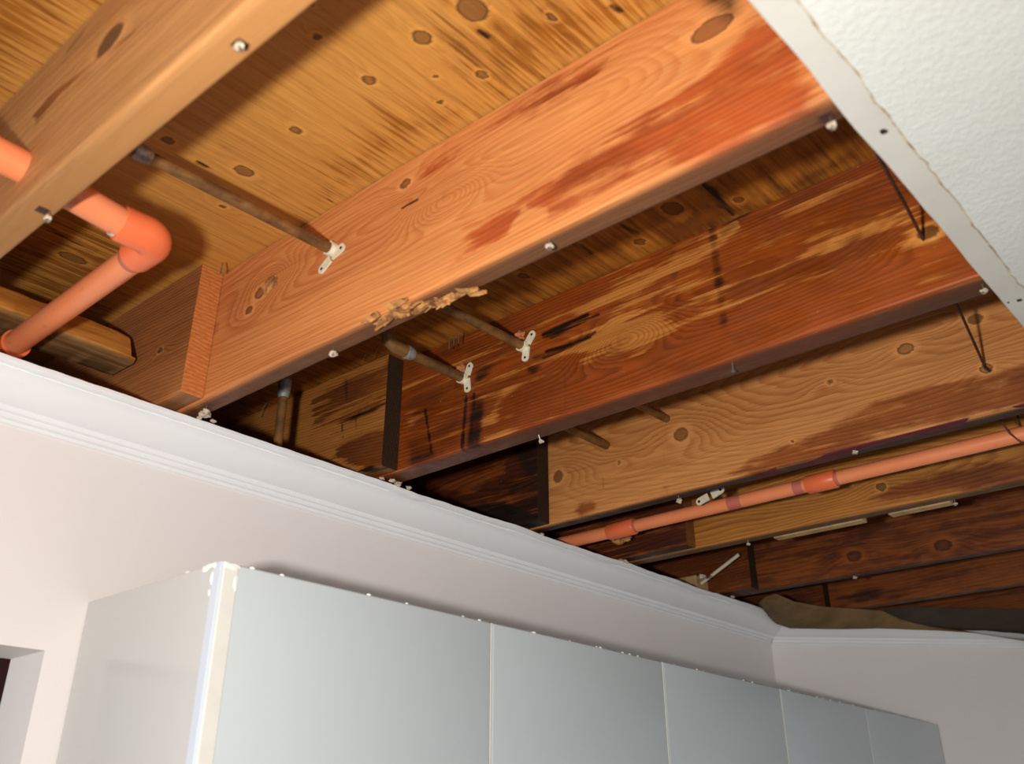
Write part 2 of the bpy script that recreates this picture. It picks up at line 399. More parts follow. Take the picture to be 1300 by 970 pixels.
# ceiling: what is left of the drywall, its cut edge running along the wall direction
XC, XS = -.218, -.190
def back_y(x): return K[1] + (x - K[0]) - .02
bm = bmesh.new()
n = 160; y0, y1 = -1.6, back_y(XC)
rows = []
for j in range(n + 1):
    y = y0 + (y1 - y0) * j / n; e = XC + .0022 * mn.noise(Vector((y * 9, 0, 1))) + .0012 * mn.noise(Vector((y * 40, 0, 4)))
    rows.append([bm.verts.new((e, y, .5872)), bm.verts.new((e - .001, y, .5895)), bm.verts.new((e - .0006, y, .5975)), bm.verts.new((e + .004, y, .5993)), bm.verts.new((.45, y, .5993)), bm.verts.new((.45, y, .5868)), bm.verts.new((e + .0012, y, .5868))])
for j in range(n):
    for k in range(7): bm.faces.new((rows[j][k], rows[j][(k + 1) % 7], rows[j + 1][(k + 1) % 7], rows[j + 1][k]))
bm.faces.new(rows[0]); bm.faces.new(rows[-1][::-1])
add_prism(bm, [(.45, y0, .5868), (2.4, y0, .5868), (2.4, 4.5, .5868), (.45, 4.5, .5868)], (0, 0, .0125))
ceil = struct('ceiling', bm, M['board'])
bm = bmesh.new(); n = 420; rows = []
for j in range(n + 1):
    y = y0 + (y1 - y0) * j / n
    e = XS + .003 * mn.noise(Vector((y * 16, 3, 1))) + .0022 * mn.noise(Vector((y * 70, 3, 4)))
    rows.append([bm.verts.new((e, y, .5868)), bm.verts.new((e + .0026 + .002 * mn.noise(Vector((y * 30, 8, 4))), y, .5852)), bm.verts.new((.45, y, .5852)), bm.verts.new((.45, y, .5868))])
for j in range(n):
    for k in range(4): bm.faces.new((rows[j][k], rows[j][(k + 1) % 4], rows[j + 1][(k + 1) % 4], rows[j + 1][k]))
bm.faces.new(rows[0]); bm.faces.new(rows[-1][::-1])
add_prism(bm, [(.45, y0, .5852), (2.4, y0, .5852), (2.4, 4.5, .5852), (.45, 4.5, .5852)], (0, 0, .0016))
tc = obj('texture_coat', bm, M['stipple'], ceil); tc.data.materials.append(M['tornrim'])
for p_ in tc.data.polygons:
    if abs(p_.center.x - XS) < .012 and p_.area < 1e-3 and .5853 < p_.center.z < .5867: p_.material_index = 1
for (u, v, r) in ((1122, 167, .0036), (1294, 381, .003), (1280, 384, .0015)):
    p = atz(u, v, .5868); bm = bmesh.new(); add_lump(bm, (p[0], p[1], .5866), (r, r * 1.2, .0006), int(u), 2, .4)
    obj('nail_hole', bm, M['hole'], ceil)
    bm = bmesh.new(); add_lump(bm, (p[0] + r * .4, p[1], .5866), (r * .45, r * .5, .0011), int(v), 1, .3); obj('nail_head', bm, M['rust'], ceil)

# ================================================================ SUBFLOOR PLYWOOD (grain along Y)
def ply(name, x0, x1, y0, y1, mat, label, seed, paint=None, d=.006):
    xs = np.arange(x0, x1 + d / 2, d); ys = np.arange(y0, y1 + d / 2, d); xs[-1] = x1; ys[-1] = y1
    X, Y = np.meshgrid(xs, ys, indexing='ij')
    B = Board.__new__(Board); B.X, B.S = Y, X; B.R = 40
    B.a = {k: np.zeros(X.shape) for k in ATTR}
    B.face = lambda u, v: tuple(atz(u, v, ZT)[[1, 0]]); B.under = B.face
    w = fbm(Y * .9 + seed, X * 9, seed, 4)
    B.a['phase'] = 12 * w + 22 * X + 1.2 * fbm(Y * 5, X * 60, seed + 3, 2)
    if paint: paint(B)
    co = np.stack([X, Y, np.full(X.shape, ZT) + .0008 * (fbm(X * 30, Y * 5, 2, 2) - .5)], -1).reshape(-1, 3)
    nx, ny = X.shape; idx = np.arange(nx * ny).reshape(nx, ny)
    q = np.stack([idx[:-1, :-1], idx[:-1, 1:], idx[1:, 1:], idx[1:, :-1]], -1).reshape(-1, 4).tolist()
    N = nx * ny
    co = co.tolist() + [[x0, y0, ZT + .018], [x1, y0, ZT + .018], [x1, y1, ZT + .018], [x0, y1, ZT + .018]]
    q += [[N, N + 1, N + 2, N + 3], [int(k) for k in idx[::-1, 0]] + [N, N + 1], [int(k) for k in idx[:, -1]] + [N + 2, N + 3],
          [int(k) for k in idx[0, :]] + [N + 3, N], [int(k) for k in idx[-1, ::-1]] + [N + 1, N + 2]]
    me = bpy.data.meshes.new(name); me.from_pydata(co, [], q); me.materials.append(mat)
    for k in ATTR:
        at = me.attributes.new(k, 'FLOAT', 'POINT'); at.data.foreach_set('value', np.concatenate([B.a[k].ravel(), np.zeros(4)]).astype(np.float32))
    at = me.attributes.new('board', 'FLOAT_VECTOR', 'POINT')
    bc = np.concatenate([np.stack([Y, X, np.full(X.shape, float(seed))], -1).reshape(-1, 3), np.zeros((4, 3))]).astype(np.float32)
    at.data.foreach_set('vector', bc.ravel())
    return tag(link(name, me), label, 'plywood', 'plywood subfloor sheets')
MP = wood_mat('fir_plywood', (216, 154, 74), (198, 130, 50), (176, 108, 28), (130, 70, 12), (120, 80, 40), knot=(96, 52, 22), ringk=.45, streak=(4.5, 130), streakamp=.95, tone=.12, soft=.2)
MPd = wood_mat('aged_plywood', (196, 124, 40), (168, 94, 22), (138, 72, 10), (88, 40, 4), (90, 60, 30), knot=(80, 36, 14), ringk=.5, streak=(4, 90), streakamp=.5, tone=.25, soft=.22)
def ply_main(B):
    B.base('stain', .12)
    B.poly('stain', [(560, -20), (700, -20), (900, -20), (860, 10), (640, 140), (560, 185), (600, 110), (540, 40)], .62, .06)
    B.poly('stain', [(640, 60), (760, 0), (860, 0), (640, 140), (520, 205), (390, 285), (350, 300), (420, 190), (470, 130), (540, 130)], .52, .05)
    B.poly('stain', [(100, 215), (215, 330), (130, 420), (20, 380), (-60, 300)], .5, .05)
    B.poly('stain', [(-100, 130), (0, 130), (140, -10), (-50, -60)], .62, .05)
    for (u, v, r, dk, ex) in [(600, 12, .0125, 1, 1.2), (536, 48, .0075, 1, 1.2), (469, 102, .006, .7, 1.2), (375, 165, .006, .7, 1.2), (310, 217, .0085, 1, 1.3), (213, 178, .006, .6, 1.3),
                              (612, 95, .005, .8, 1.2), (403, 47, .004, .6, 1.2), (553, 98, .003, .6, 1), (395, 5, .003, .5, 1.2), (560, 130, .003, .6, 1.2), (92, 327, .009, 1, 2.0), (283, 262, .004, .5, 1.2), (700, 22, .004, .7, 1.5)]:
        B.knot(B.face(u, v), r, dark=dk, ex=ex, wide=3.5, amp=1.2)
    for (u, v) in [(257, 208), (613, 42), (780, 10)]: B.line('dark', (u - 5, v - 2), (u + 6, v + 4), .006, .9)
    for (a, b, w, s) in [((415, 250), (422, 257), .004, .7), ((300, 130), (296, 137), .006, .35), ((65, 292), (140, 334), .0035, .8), ((620, 3), (618, 12), .004, .7)]:
        B.line('dark', a, b, w, s)
def ply_mid(B):
    B.base('stain', .45)
    B.poly('stain', [(820, 300), (900, 250), (960, 260), (1100, 170), (1100, 200), (850, 320)], .9, .04)
    B.line('dark', (893, 235), (931, 273), .007, 1.); B.line('dark', (905, 240), (915, 262), .01, .8)
    B.line('dark', (790, 287), (810, 296), .008, .8); B.line('dark', (738, 310), (752, 322), .006, .8)
    B.line('dark', (975, 225), (990, 240), .005, .6); B.line('dark', (662, 356), (680, 366), .006, .5)
    for (u, v, r) in [(854, 265, .011), (812, 307, .006), (937, 254, .005), (665, 350, .006)]: B.knot(B.face(u, v), r, ex=1.4, wide=3.5, amp=1.2)
    B.poly('paint', [(548, 430), (580, 425), (600, 437), (560, 446)], .0, .01)
ply('plywood_sheet', -1.78, .55, -.45, .708, MP, 'golden plywood subfloor sheet with knots above the nearest two joists', 3, ply_main, .005)
ply('plywood_sheet', -1.78, .55, .709, 1.95, MPd, 'brown stained plywood sheet above the split, wire-hung joist bays', 8, ply_mid)
ply('plywood_sheet', -1.78, .55, 1.951, 4.2, MPd, 'dark plywood sheet at the far end above the torn paper', 12, lambda B: B.base('stain', .6), .02)

# ================================================================ JOISTS
TH = .038; J = dict(J1=.276, J2=.689, J3=1.10, J4=1.537, J5=1.90, J6=2.365, J7=2.745)
END_PALE = end_grain('orange_end_grain', (206, 128, 68), (150, 78, 32)); END_DARK = end_grain('blackened_end_grain', (84, 58, 36), (34, 20, 12), .7)
END_MID = end_grain('brown_end_grain', (150, 96, 50), (92, 50, 24), .3)
def mk(y, x0=-1.5, x1=1.0, th=TH, **k): return Board(y, th, ZB, ZT - .0025, x0, x1, fx0=x0, fx1=-.12, **k)
GJ = 'floor joists crossing the opened ceiling'; GL = 'lapped joist ends over the wall'
# nearest joist
W1 = wood_mat('tan_fir', (202, 146, 90), (180, 118, 62), (170, 102, 46), (136, 76, 28), (166, 114, 62), ringk=.4, tone=.2)
b = mk(J['J1'], -1.55); b.grain(90, 'line', k=.05, warp=10, seed=4); z = lambda p: Z(0, 0, 2.939, p)
b.base('stain', .1)
b.poly('stain', z([(620, 40), (500, 140), (340, 255), (220, 370), (130, 470), (120, 430), (200, 340), (320, 240), (450, 140)]), .8, .012)
b.line('dark', (106, 40), (88, 62), .012, .5); b.line('dark', (95, 84), (78, 108), .009, .45); b.line('dark', (60, 180), (50, 195), .01, .4)
b.line('dark', (50, 218), (46, 226), .01, .45); b.line('dark', (70, 130), (60, 150), .008, .35)
b.poly('stain', z([(20, 480), (120, 500), (60, 640), (0, 640)]), .45, .03); b.grime_under(.85)
b.knot(b.face(140, 50), .016, dark=.45)
j1 = tag(b.build('floor_joist', W1, END_PALE), 'nearest floor joist, smooth tan timber crossed by the fat orange pipe', 'joist', GJ)
# the big orange joist
W2 = wood_mat('orange_fir', (234, 158, 92), (204, 106, 46), (206, 100, 44), (152, 60, 20), (80, 50, 34), knot=(110, 52, 24), ringk=.62, streak=(5, 55), streakamp=.5, tone=.25)
b = mk(J['J2'], -1.5); b.grain(120, 'flat', xc=-.72, sc=.07, k=.10, warp=9, seed=7); z = lambda p: Z(430, 0, 2.4245, p)
b.base('stain', .08)
b.poly('stain', z([(365, 680), (440, 640), (520, 600), (640, 530), (800, 430), (900, 350), (1000, 290), (1080, 230), (1120, 170), (1250, 40), (1500, 0), (1500, 400), (1000, 570), (700, 690), (450, 800), (250, 900), (150, 950), (300, 870), (350, 770)]), .64, .034)
b.poly('stain', z([(540, 700), (570, 650), (625, 665), (600, 720), (560, 740)]), 0., .012, op='set')
b.poly('stain', z([(700, 600), (960, 480), (980, 500), (760, 620)]), .4, .02, op='set')
b.poly('stain', z([(620, 730), (900, 610), (1180, 470), (1180, 490), (900, 630), (650, 750)]), .38, .012, op='set')
b.poly('stain', z([(200, 530), (300, 440), (500, 330), (800, 160), (1020, 20), (960, 90), (850, 210), (780, 270), (600, 380), (450, 430), (330, 530), (260, 590)]), .58, .028)
b.poly('stain', z([(880, 150), (1000, 40), (1060, 20), (1085, 60), (1090, 130), (1000, 190), (850, 270), (780, 290)]), 0., .015, op='set')
b.poly('dark', z([(235, 490), (262, 480), (262, 560), (240, 580)]), .38, .014)
b.poly('dark', z([(1040, -60), (1270, -60), (1240, 45), (1195, 75), (1120, 50)]), .8, .02)
b.poly('dark', z([(1000, 210), (1130, 200), (1285, 150), (1285, 260), (1100, 270)]), .2, .03)
b.line('dark', z([(195, 640)])[0], z([(245, 615)])[0], .0028, 1.)
b.knot(b.face(*z([(1148, 88)])[0]), .0105, ex=1.9); b.knot(b.face(*z([(205, 565)])[0]), .006, ex=1.5, dark=.6)
b.knot(b.face(566, 250), .0045, ex=1.2, dark=.0, amp=7, wide=9); b.knot(b.face(330, 372), .008, ex=1.3, dark=.7); b.knot(b.face(316, 394), .006, dark=.55); b.knot(b.face(345, 352), .004, dark=.0, wide=8, amp=4)
b.grime_under(.85)
b.poly('grime', [(860, 262), (1080, 150), (1080, 110), (900, 205), (640, 340)], .75, .012, under=False)
b.poly('dark', [(1020, 150), (1075, 125), (1080, 150), (1040, 165)], .6, .01, under=True)
b.poly('dark', [(225, 520), (262, 500), (300, 500), (270, 540)], .45, .01, under=True)
j2 = tag(b.build('floor_joist', W2, END_PALE), 'thick bright orange joist with a copper pipe clip and splintered lower edge', 'joist', GJ)
W2L = wood_mat('brown_fir', (196, 128, 74), (146, 84, 40), (160, 92, 44), (120, 64, 26), (110, 78, 50), ringk=.8, tone=.3)
b = Board(J['J2'] - TH - .001, TH, ZB, ZT - .0025, -1.78, -1.231); b.grain(170, 'line', k=-.06, warp=5, seed=9); b.base('stain', .15); b.knot(b.face(203, 445), .004, dark=.6)
b.poly('stain', [(150, 380), (190, 340), (230, 330), (200, 420), (170, 450)], .3, .02); b.grime_under(.5)
tag(b.build('lapped_joist', W2L, END_PALE), 'short joist with bright orange cut end beside the orange joist', 'joist', GL)
# the wet dark joist
W3 = wood_mat('wet_stained_fir', (218, 144, 68), (176, 96, 30), (176, 84, 22), (116, 46, 8), (72, 44, 26), knot=(96, 48, 18), ringk=.7, streak=(4, 75), streakamp=.75, rough=.5, tone=.35)
b = mk(J['J3'], -1.5, th=.050, dx=.0045); b.grain(150, 'flat', xc=-.72, sc=.10, k=.09, warp=8, seed=15)
b.base('stain', .72); z2 = lambda p: Z(640, 180, 2.1667, p); z5 = lambda p: Z(480, 380, 4.04, p)
for P, v, s in [([(210, 470), (300, 400), (450, 340), (560, 260), (575, 290), (460, 370), (300, 450), (230, 480)], .12, .012), ([(210, 560), (300, 490), (420, 460), (450, 510), (380, 560), (280, 580), (230, 590)], .05, .012),
                ([(840, 285), (1000, 225), (1110, 190), (1130, 215), (1000, 255), (850, 315)], .3, .012), ([(1110, 240), (1190, 230), (1195, 265), (1120, 280)], .15, .01),
                ([(470, 300), (560, 250), (600, 260), (560, 310), (480, 360)], .35, .012), ([(450, 400), (560, 370), (600, 420), (500, 460)], .35, .015), ([(700, 130), (1000, 70), (1060, 120), (900, 200), (720, 220)], .5, .03)]:
    b.poly('stain', z2(P), min(v + .16, .5), s * 1.9, op='set')
for P, v, s in [([(530, 620), (600, 520), (700, 430), (720, 450), (640, 520), (600, 640), (540, 650)], .1, .006), ([(540, 700), (640, 670), (730, 680), (640, 725), (550, 735)], .05, .006), ([(150, 600), (230, 580), (225, 640), (160, 660)], .2, .008), ([(700, 440), (900, 400), (880, 470), (700, 520)], .45, .01)]:
    b.poly('stain', z5(P), v + .2, s * 2.2, op='set')
for P, v, s in [([(490, 370), (540, 320), (640, 310), (560, 400), (520, 440), (490, 430)], .75, .006), ([(470, 490), (555, 480), (540, 640), (520, 790), (440, 800), (462, 620)], .85, .005), ([(290, 380), (350, 380), (350, 560), (350, 800), (300, 830), (310, 560)], .6, .008),
                ([(140, 700), (300, 690), (330, 820), (200, 900), (140, 900)], .7, .012), ([(130, 300), (300, 330), (470, 300), (470, 560), (440, 800), (130, 900)], .50, .02), ([(300, 250), (520, 200), (640, 150), (740, 150), (740, 260), (600, 330), (400, 330)], .55, .015), ([(755, 330), (860, 325), (800, 385), (760, 380)], .95, .004), ([(850, 180), (960, 120), (1080, 70), (1070, 92), (930, 185), (850, 215)], 1., .006), ([(800, 290), (900, 262), (1000, 210), (1120, 150), (1010, 245), (900, 292), (800, 310)], 1., .006),
                ([(900, 210), (1000, 180), (960, 225), (880, 250)], .7, .005), ([(640, 380), (900, 300), (780, 390), (660, 430)], .45, .01), ([(500, 440), (640, 410), (620, 440), (520, 470)], .6, .006), ([(280, 240), (420, 180), (480, 260), (440, 300), (360, 330), (260, 320)], .6, .01)]:
    b.poly('dark', z5(P), v * .9, s * 1.7)
for (a_, b2, w_) in [((690, 425), (745, 400), .004), ((700, 428), (760, 399), .003), ((694, 446), (730, 436), .004), ((725, 438), (756, 422), .003), ((690, 455), (750, 428), .003), ((592, 505), (586, 578), .004), ((602, 500), (598, 560), .003), ((540, 520), (548, 575), .003)]: b.line('dark', a_, b2, w_ * 1.5, .9)
b.line('dark', z2([(572, 240)])[0], z2([(605, 500)])[0], .011, .62); b.line('dark', z2([(465, 300)])[0], z2([(480, 540)])[0], .012, .42); b.line('dark', z2([(170, 560)])[0], z2([(168, 740)])[0], .004, .4)
b.poly('dark', z2([(560, 500), (620, 480), (650, 540), (580, 560)]), .42, .015); b.poly('dark', z2([(700, 400), (790, 400), (800, 440), (720, 430)]), .38, .015); b.poly('dark', z2([(480, 560), (520, 570), (480, 600)]), .3, .015)
b.poly('dark', z2([(575, 245), (660, 185), (690, 190), (650, 230), (600, 270)]), .5, .006); b.poly('stain', z2([(585, 250), (640, 215), (650, 235), (600, 270)]), 0, .004, op='set')
b.poly('dark', z2([(760, 160), (860, 110), (960, 70), (860, 150), (790, 180)]), .35, .012)
b.knot(b.face(*z2([(330, 535)])[0]), .006, dark=0, wide=9, amp=9); b.knot(b.face(*z2([(1165, 250)])[0]), .008, dark=.5); pass
b.grime_under(.75); b.poly('dark', z5([(0, 900), (400, 780), (800, 690), (800, 740), (200, 930)]), .3, .01, under=True)
j3 = tag(b.build('floor_joist', W3, END_DARK), 'water-blackened dark orange joist holding two cream pipe clips', 'joist', GJ)
W3L = wood_mat('streaked_wet_fir', (196, 128, 58), (160, 92, 32), (150, 80, 24), (96, 44, 12), (80, 50, 26), ringk=.85, streak=(4, 120), streakamp=.9, tone=.25)
b = Board(J['J3'] - TH - .001, TH, ZB, ZT - .0025, -1.78, -1.243); b.grain(170, 'line', k=-.1, warp=6, seed=21); z = lambda p: Z(280, 420, 4.85, p)
b.base('stain', .2)
for P, v in [([(550, 420), (800, 280), (1090, 160), (1090, 440), (750, 570), (420, 640), (560, 560)], .6), ([(700, 720), (900, 620), (1090, 600), (1090, 900), (900, 870), (740, 800)], .85)]: b.poly('stain', z(P), v, .012)
for P, v in [([(720, 575), (850, 500), (1060, 430), (950, 500), (820, 550)], 1.), ([(700, 730), (850, 640), (900, 630), (760, 720)], .7), ([(830, 860), (930, 820), (1000, 870), (900, 900)], .9), ([(755, 290), (790, 280), (785, 440), (765, 450)], .6), ([(1000, 160), (1090, 150), (1090, 420), (1050, 400)], .5)]: b.poly('dark', z(P), v, .006)
b.line('dark', *z([(750, 580), (752, 660)]), .003, .8); b.line('dark', *z([(838, 520), (835, 620)]), .003, .8); b.grime_under(.6)
tag(b.build('lapped_joist', W3L, END_DARK), 'streaky joist piece with blackened end beside the wet dark joist', 'joist', GL)
# fourth joist, pale with knots
W4 = wood_mat('pale_knotty_fir', (220, 150, 84), (186, 110, 48), (176, 96, 36), (124, 58, 14), (58, 30, 22), knot=(136, 78, 36), ringk=.85, streak=(7, 60), streakamp=.35, tone=.15)
b = mk(J['J4'], -1.5); b.grain(130, 'flat', xc=-.4, sc=.05, k=.16, warp=4, seed=31); z = lambda p: Z(680, 400, 2.097, p)
b.poly('stain', z([(500, 420), (560, 370), (700, 320), (780, 290), (900, 210), (1200, 140), (1400, 90), (1400, 230), (900, 350), (600, 440), (520, 450)]), .62, .02)
for P in ([(95, 520), (110, 490), (150, 478), (175, 500), (165, 530), (110, 560)], [(320, 460), (330, 435), (365, 450), (350, 475)], [(40, 560), (200, 510), (400, 460), (520, 420), (500, 450), (300, 500), (60, 570)]): b.poly('stain', z(P), .62, .022)
for (u, v, r, dk, ex) in [(387, 318, .012, .55, 1.2), (60, 430, .012, .5, 1.), (985, 90, .008, .75, 1.5), (783, 178, .006, .35, 1.), (1200, 142, .006, 1., 1.2), (222, 393, .005, .3, 1.), (1170, 10, .008, .5, 1.4), (683, 337, .003, .6, 1.)]: b.knot(b.face(*z([(u, v)])[0]), r, dark=dk, ex=ex)
b.line('dark', *z([(1198, 140), (1210, 148)]), .005, 1.); b.line('dark', *z([(333, 290), (342, 400)]), .0018, .65); b.line('dark', *z([(180, 370), (180, 460)]), .0016, .6)
b.grime_under(.97); b.poly('paint', z([(700, 400), (860, 335), (1160, 270), (1130, 295), (900, 345), (720, 410)]), 1., .006, under=True); b.poly('paint', z([(580, 425), (640, 405), (650, 425), (590, 440)]), .9, .004, under=True); b.poly('paint', z([(1220, 250), (1300, 225), (1400, 200), (1300, 245)]), 1, .005, under=True)
b.clip_under('paint'); b.poly('dark', z([(0, 570), (400, 480), (700, 400), (400, 500), (0, 600)]), .5, .01, under=True)
j4 = tag(b.build('floor_joist', W4, END_DARK), 'pale knotty joist with maroon paint on its underside', 'joist', GJ)
W4L = wood_mat('soaked_fir', (166, 88, 28), (114, 48, 12), (112, 46, 8), (58, 18, 3), (50, 28, 18), ringk=.8, streak=(4, 70), streakamp=.8, tone=.4)
b = Board(J['J4'] - TH - .001, TH, ZB, ZT - .0025, -1.78, -1.244); b.grain(120, 'flat', xc=-1.3, sc=.12, k=.15, warp=7, seed=35); b.base('stain', .62)
b.poly('dark', [(640, 560), (700, 560), (700, 680), (655, 660), (640, 620), (665, 600)], .6, .012); b.poly('dark', [(590, 645), (640, 635), (700, 660), (700, 690), (620, 660)], .9, .008); b.poly('stain', [(560, 620), (640, 590), (640, 600), (600, 625)], .2, .01, op='set')
b.base('dark', .12); b.grime_under(.9)
tag(b.build('lapped_joist', W4L, END_DARK), 'near-black soaked joist piece left of the pale knotty joist', 'joist', GL)
# fifth, yellowish
W5 = wood_mat('yellow_fir', (206, 138, 60), (160, 90, 28), (160, 84, 26), (96, 42, 10), (74, 50, 30), knot=(50, 28, 16), ringk=.85, streak=(6, 50), streakamp=.35, tone=.15)
b = mk(J['J5'], -1.5, ds=.005, dx=.006); b.grain(95, 'flat', xc=-.85, sc=.15, k=.10, warp=10, seed=41)
b.poly('stain', z([(850, 480), (950, 430), (1100, 390), (1300, 350), (1400, 330), (1400, 480), (1000, 520), (880, 520)]), .6, .03)
b.knot(b.face(*z([(920, 457)])[0]), .007, dark=1., ex=1.); b.grime_under(.8)
tag(b.build('floor_joist', W5, END_MID), 'yellow wavy-grained joist directly behind the long orange pipe', 'joist', GJ)
b = Board(J['J5'] - TH - .001, TH, ZB, ZT - .0025, -1.78, -1.108); b.grain(110, 'flat', xc=-1.4, sc=.16, k=.1, warp=6, seed=44); b.base('stain', .6); b.poly('dark', [(740, 690), (770, 700), (860, 690), (880, 720), (760, 730)], .4, .02); b.base('dark', .05); b.grime_under(.6)
tag(b.build('lapped_joist', W4L, END_MID), 'dark red-brown joist piece with pale cut end below the orange pipe', 'joist', GL)
# sixth to eighth, darker
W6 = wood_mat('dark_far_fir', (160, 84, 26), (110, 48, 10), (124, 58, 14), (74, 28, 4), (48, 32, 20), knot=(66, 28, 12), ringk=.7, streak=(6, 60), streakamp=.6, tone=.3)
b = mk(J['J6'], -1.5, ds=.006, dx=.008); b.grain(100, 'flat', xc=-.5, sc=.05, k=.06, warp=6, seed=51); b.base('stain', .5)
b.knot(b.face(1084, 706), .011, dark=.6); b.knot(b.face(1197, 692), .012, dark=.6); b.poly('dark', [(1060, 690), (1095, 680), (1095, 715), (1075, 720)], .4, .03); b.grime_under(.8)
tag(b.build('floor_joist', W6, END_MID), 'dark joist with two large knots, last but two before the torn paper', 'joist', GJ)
b = Board(J['J6'] - TH - .001, TH, ZB, ZT - .0025, -1.78, -1.2, ds=.006, dx=.008); b.grain(100, 'line', seed=52); b.base('stain', .6); b.base('dark', .15); b.grime_under(.8)
tag(b.build('lapped_joist', W6, END_DARK), 'dark joist piece with the thin cream tube in front', 'joist', GL)
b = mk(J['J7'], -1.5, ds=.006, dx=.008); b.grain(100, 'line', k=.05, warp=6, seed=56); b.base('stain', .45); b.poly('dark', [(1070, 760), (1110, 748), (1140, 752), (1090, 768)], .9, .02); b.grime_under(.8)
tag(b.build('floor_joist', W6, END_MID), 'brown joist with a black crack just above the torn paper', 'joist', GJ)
b = Board(J['J7'] - TH - .001, TH, ZB, ZT - .0025, -1.78, -1.17, ds=.006, dx=.008); b.grain(100, 'line', seed=57); b.base('stain', .6); b.base('dark', .2); b.grime_under(.8)
tag(b.build('lapped_joist', W6, END_DARK), 'shadowed joist piece at the far corner above the paper tip', 'joist', GL)
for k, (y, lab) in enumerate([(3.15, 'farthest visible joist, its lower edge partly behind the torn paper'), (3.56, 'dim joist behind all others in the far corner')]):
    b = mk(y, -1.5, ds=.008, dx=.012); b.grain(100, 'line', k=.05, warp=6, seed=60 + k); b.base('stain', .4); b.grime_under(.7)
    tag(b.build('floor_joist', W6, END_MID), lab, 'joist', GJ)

# splintered torn patch under the orange joist
bm = bmesh.new(); random.seed(11)
c0 = atz(520, 418, .6); c1 = atz(600, 380, .6)
for i in range(58):
    t = random.random(); yy = .727 - .03 * (1 - t) + random.uniform(-.014, .003)
    x = c0[0] + (c1[0] - c0[0]) * t + random.uniform(-.012, .012)
    big = i < 18; L = (random.uniform(.028, .055) if big else random.uniform(.010, .03)) * (1.15 - .4 * t); w = random.uniform(.004, .0085) if big else random.uniform(.001, .0028)
    a = Vector((x, yy, .6005)); d = Vector((random.choice((-1, -1, 1)) * random.uniform(.5, 1), random.uniform(-.1, .25), -random.uniform(.02, .30))).normalized() * L
    pts = [a, a + d * .5 + Vector((0, random.uniform(-.001, .001), random.uniform(-.0025, .001))), a + d]
    sd = Vector((0, w, random.uniform(-.3, .3) * w)); hh = Vector((0, 0, w * .35))
    q0 = [[bm.verts.new(p + sd * f * a_ + hh * b_) for a_, b_ in ((-1, 0), (0, 1), (1, .3), (.4, -1))] for p, f in zip(pts, (1, .9, .25))]
    for k in range(2):
        for m_ in range(4): bm.faces.new((q0[k][m_], q0[k][(m_ + 1) % 4], q0[k + 1][(m_ + 1) % 4], q0[k + 1][m_]))
    bm.faces.new(q0[0]); bm.faces.new(q0[2][::-1])
for i in range(4):
    t = random.random(); add_lump(bm, (c0[0] + (c1[0] - c0[0]) * t, .72 - .012 * (1 - t), .5995), (.012, .006, .003), i, 2, .9)
obj('splintered_edge', bm, M['splinter'], j2)
# chipped bright patch where a knot broke out
p = aty(342, 362, J['J2']); bm = bmesh.new(); add_lump(bm, (p[0], J['J2'] + .0005, p[2]), (.019, .003, .013), 5, 3, .5); obj('chipped_patch', bm, M['splinter'], j2)

# batten between the nearest joist and the short orange joist
pr = [(-1.374, .695), (-1.372, .699), (-1.388, .738), (-1.394, .744), (-1.448, .745), (-1.455, .740), (-1.455, .695), (-1.451, .692), (-1.379, .692)]
bm = bmesh.new(); rows = []
for k in range(41):
    y = .3145 + (.640 - .3145) * k / 40; f = max(0, (k - 34) / 6) ** 2; row = []
    for i, (x, zz) in enumerate(pr):
        yy = y - (.018 if (k == 40 and zz > .73) else 0); kk = .0018
        row.append(bm.verts.new((x - .004 * f * (x > -1.40) + kk * mn.noise(Vector((y * 22, i, 0))), yy, zz - .004 * f * (zz > .72) + kk * mn.noise(Vector((y * 28, i, 9))))))
    rows.append(row)
n = len(pr)
for k in range(40):
    for i in range(n): bm.faces.new((rows[k][i], rows[k][(i + 1) % n], rows[k + 1][(i + 1) % n], rows[k + 1][i]))
bm.faces.new(rows[0]); bm.faces.new(rows[-1][::-1])
def pos_wood(name, c1, c2, sc):
    T = NT(name); g = T.n('NewGeometry').outputs['Position']; f = T.noise(g, 1, 4, .6, sc)
    T.bump(f, .3, .001); return T.out(T.mix(T.ss(f, .3, .7), rgb(*c1), rgb(*c2)), .75, 0., .25)
def batten_wood():
    T = NT('batten_pine'); g = T.n('NewGeometry').outputs['Position']; f = T.noise(g, 1, 4, .6, (90, 7, 90)); n2 = T.noise(g, 14, 3); sx = T.n('SeparateXYZ', [g]).outputs
    col = T.mix(T.ss(f, .3, .7), rgb(214, 148, 66), rgb(170, 102, 36)); old = T.mix(T.ss(f, .3, .7), rgb(150, 112, 68), rgb(98, 68, 40))
    # the lower side is coloured greyer, the upper one yellow; the edge between them is chewed
    col = T.mix(T.ss(T.math('ADD', sx[2], T.math('MULTIPLY', T.math('SUBTRACT', n2, .5), .02)), .694, .702), old, col)
    T.bump(f, .4, .001); return T.out(col, .75, 0., .25)
bt = obj('batten', bm, batten_wood(), smooth=True)
tag(bt, 'rough yellow wooden batten with chewed end behind the fat orange pipe', 'batten')

bm = bmesh.new(); add_box(bm, (-1.82, -.6, .52), (-1.7805, 4.2, ZT + .018), .002, 1)
tag(obj('rim_board', bm, pos_wood('rim_fir', (150, 98, 50), (104, 62, 28), (90, 4, 90))), 'dim rim board closing the joist bays beyond the crown moulding', 'board')

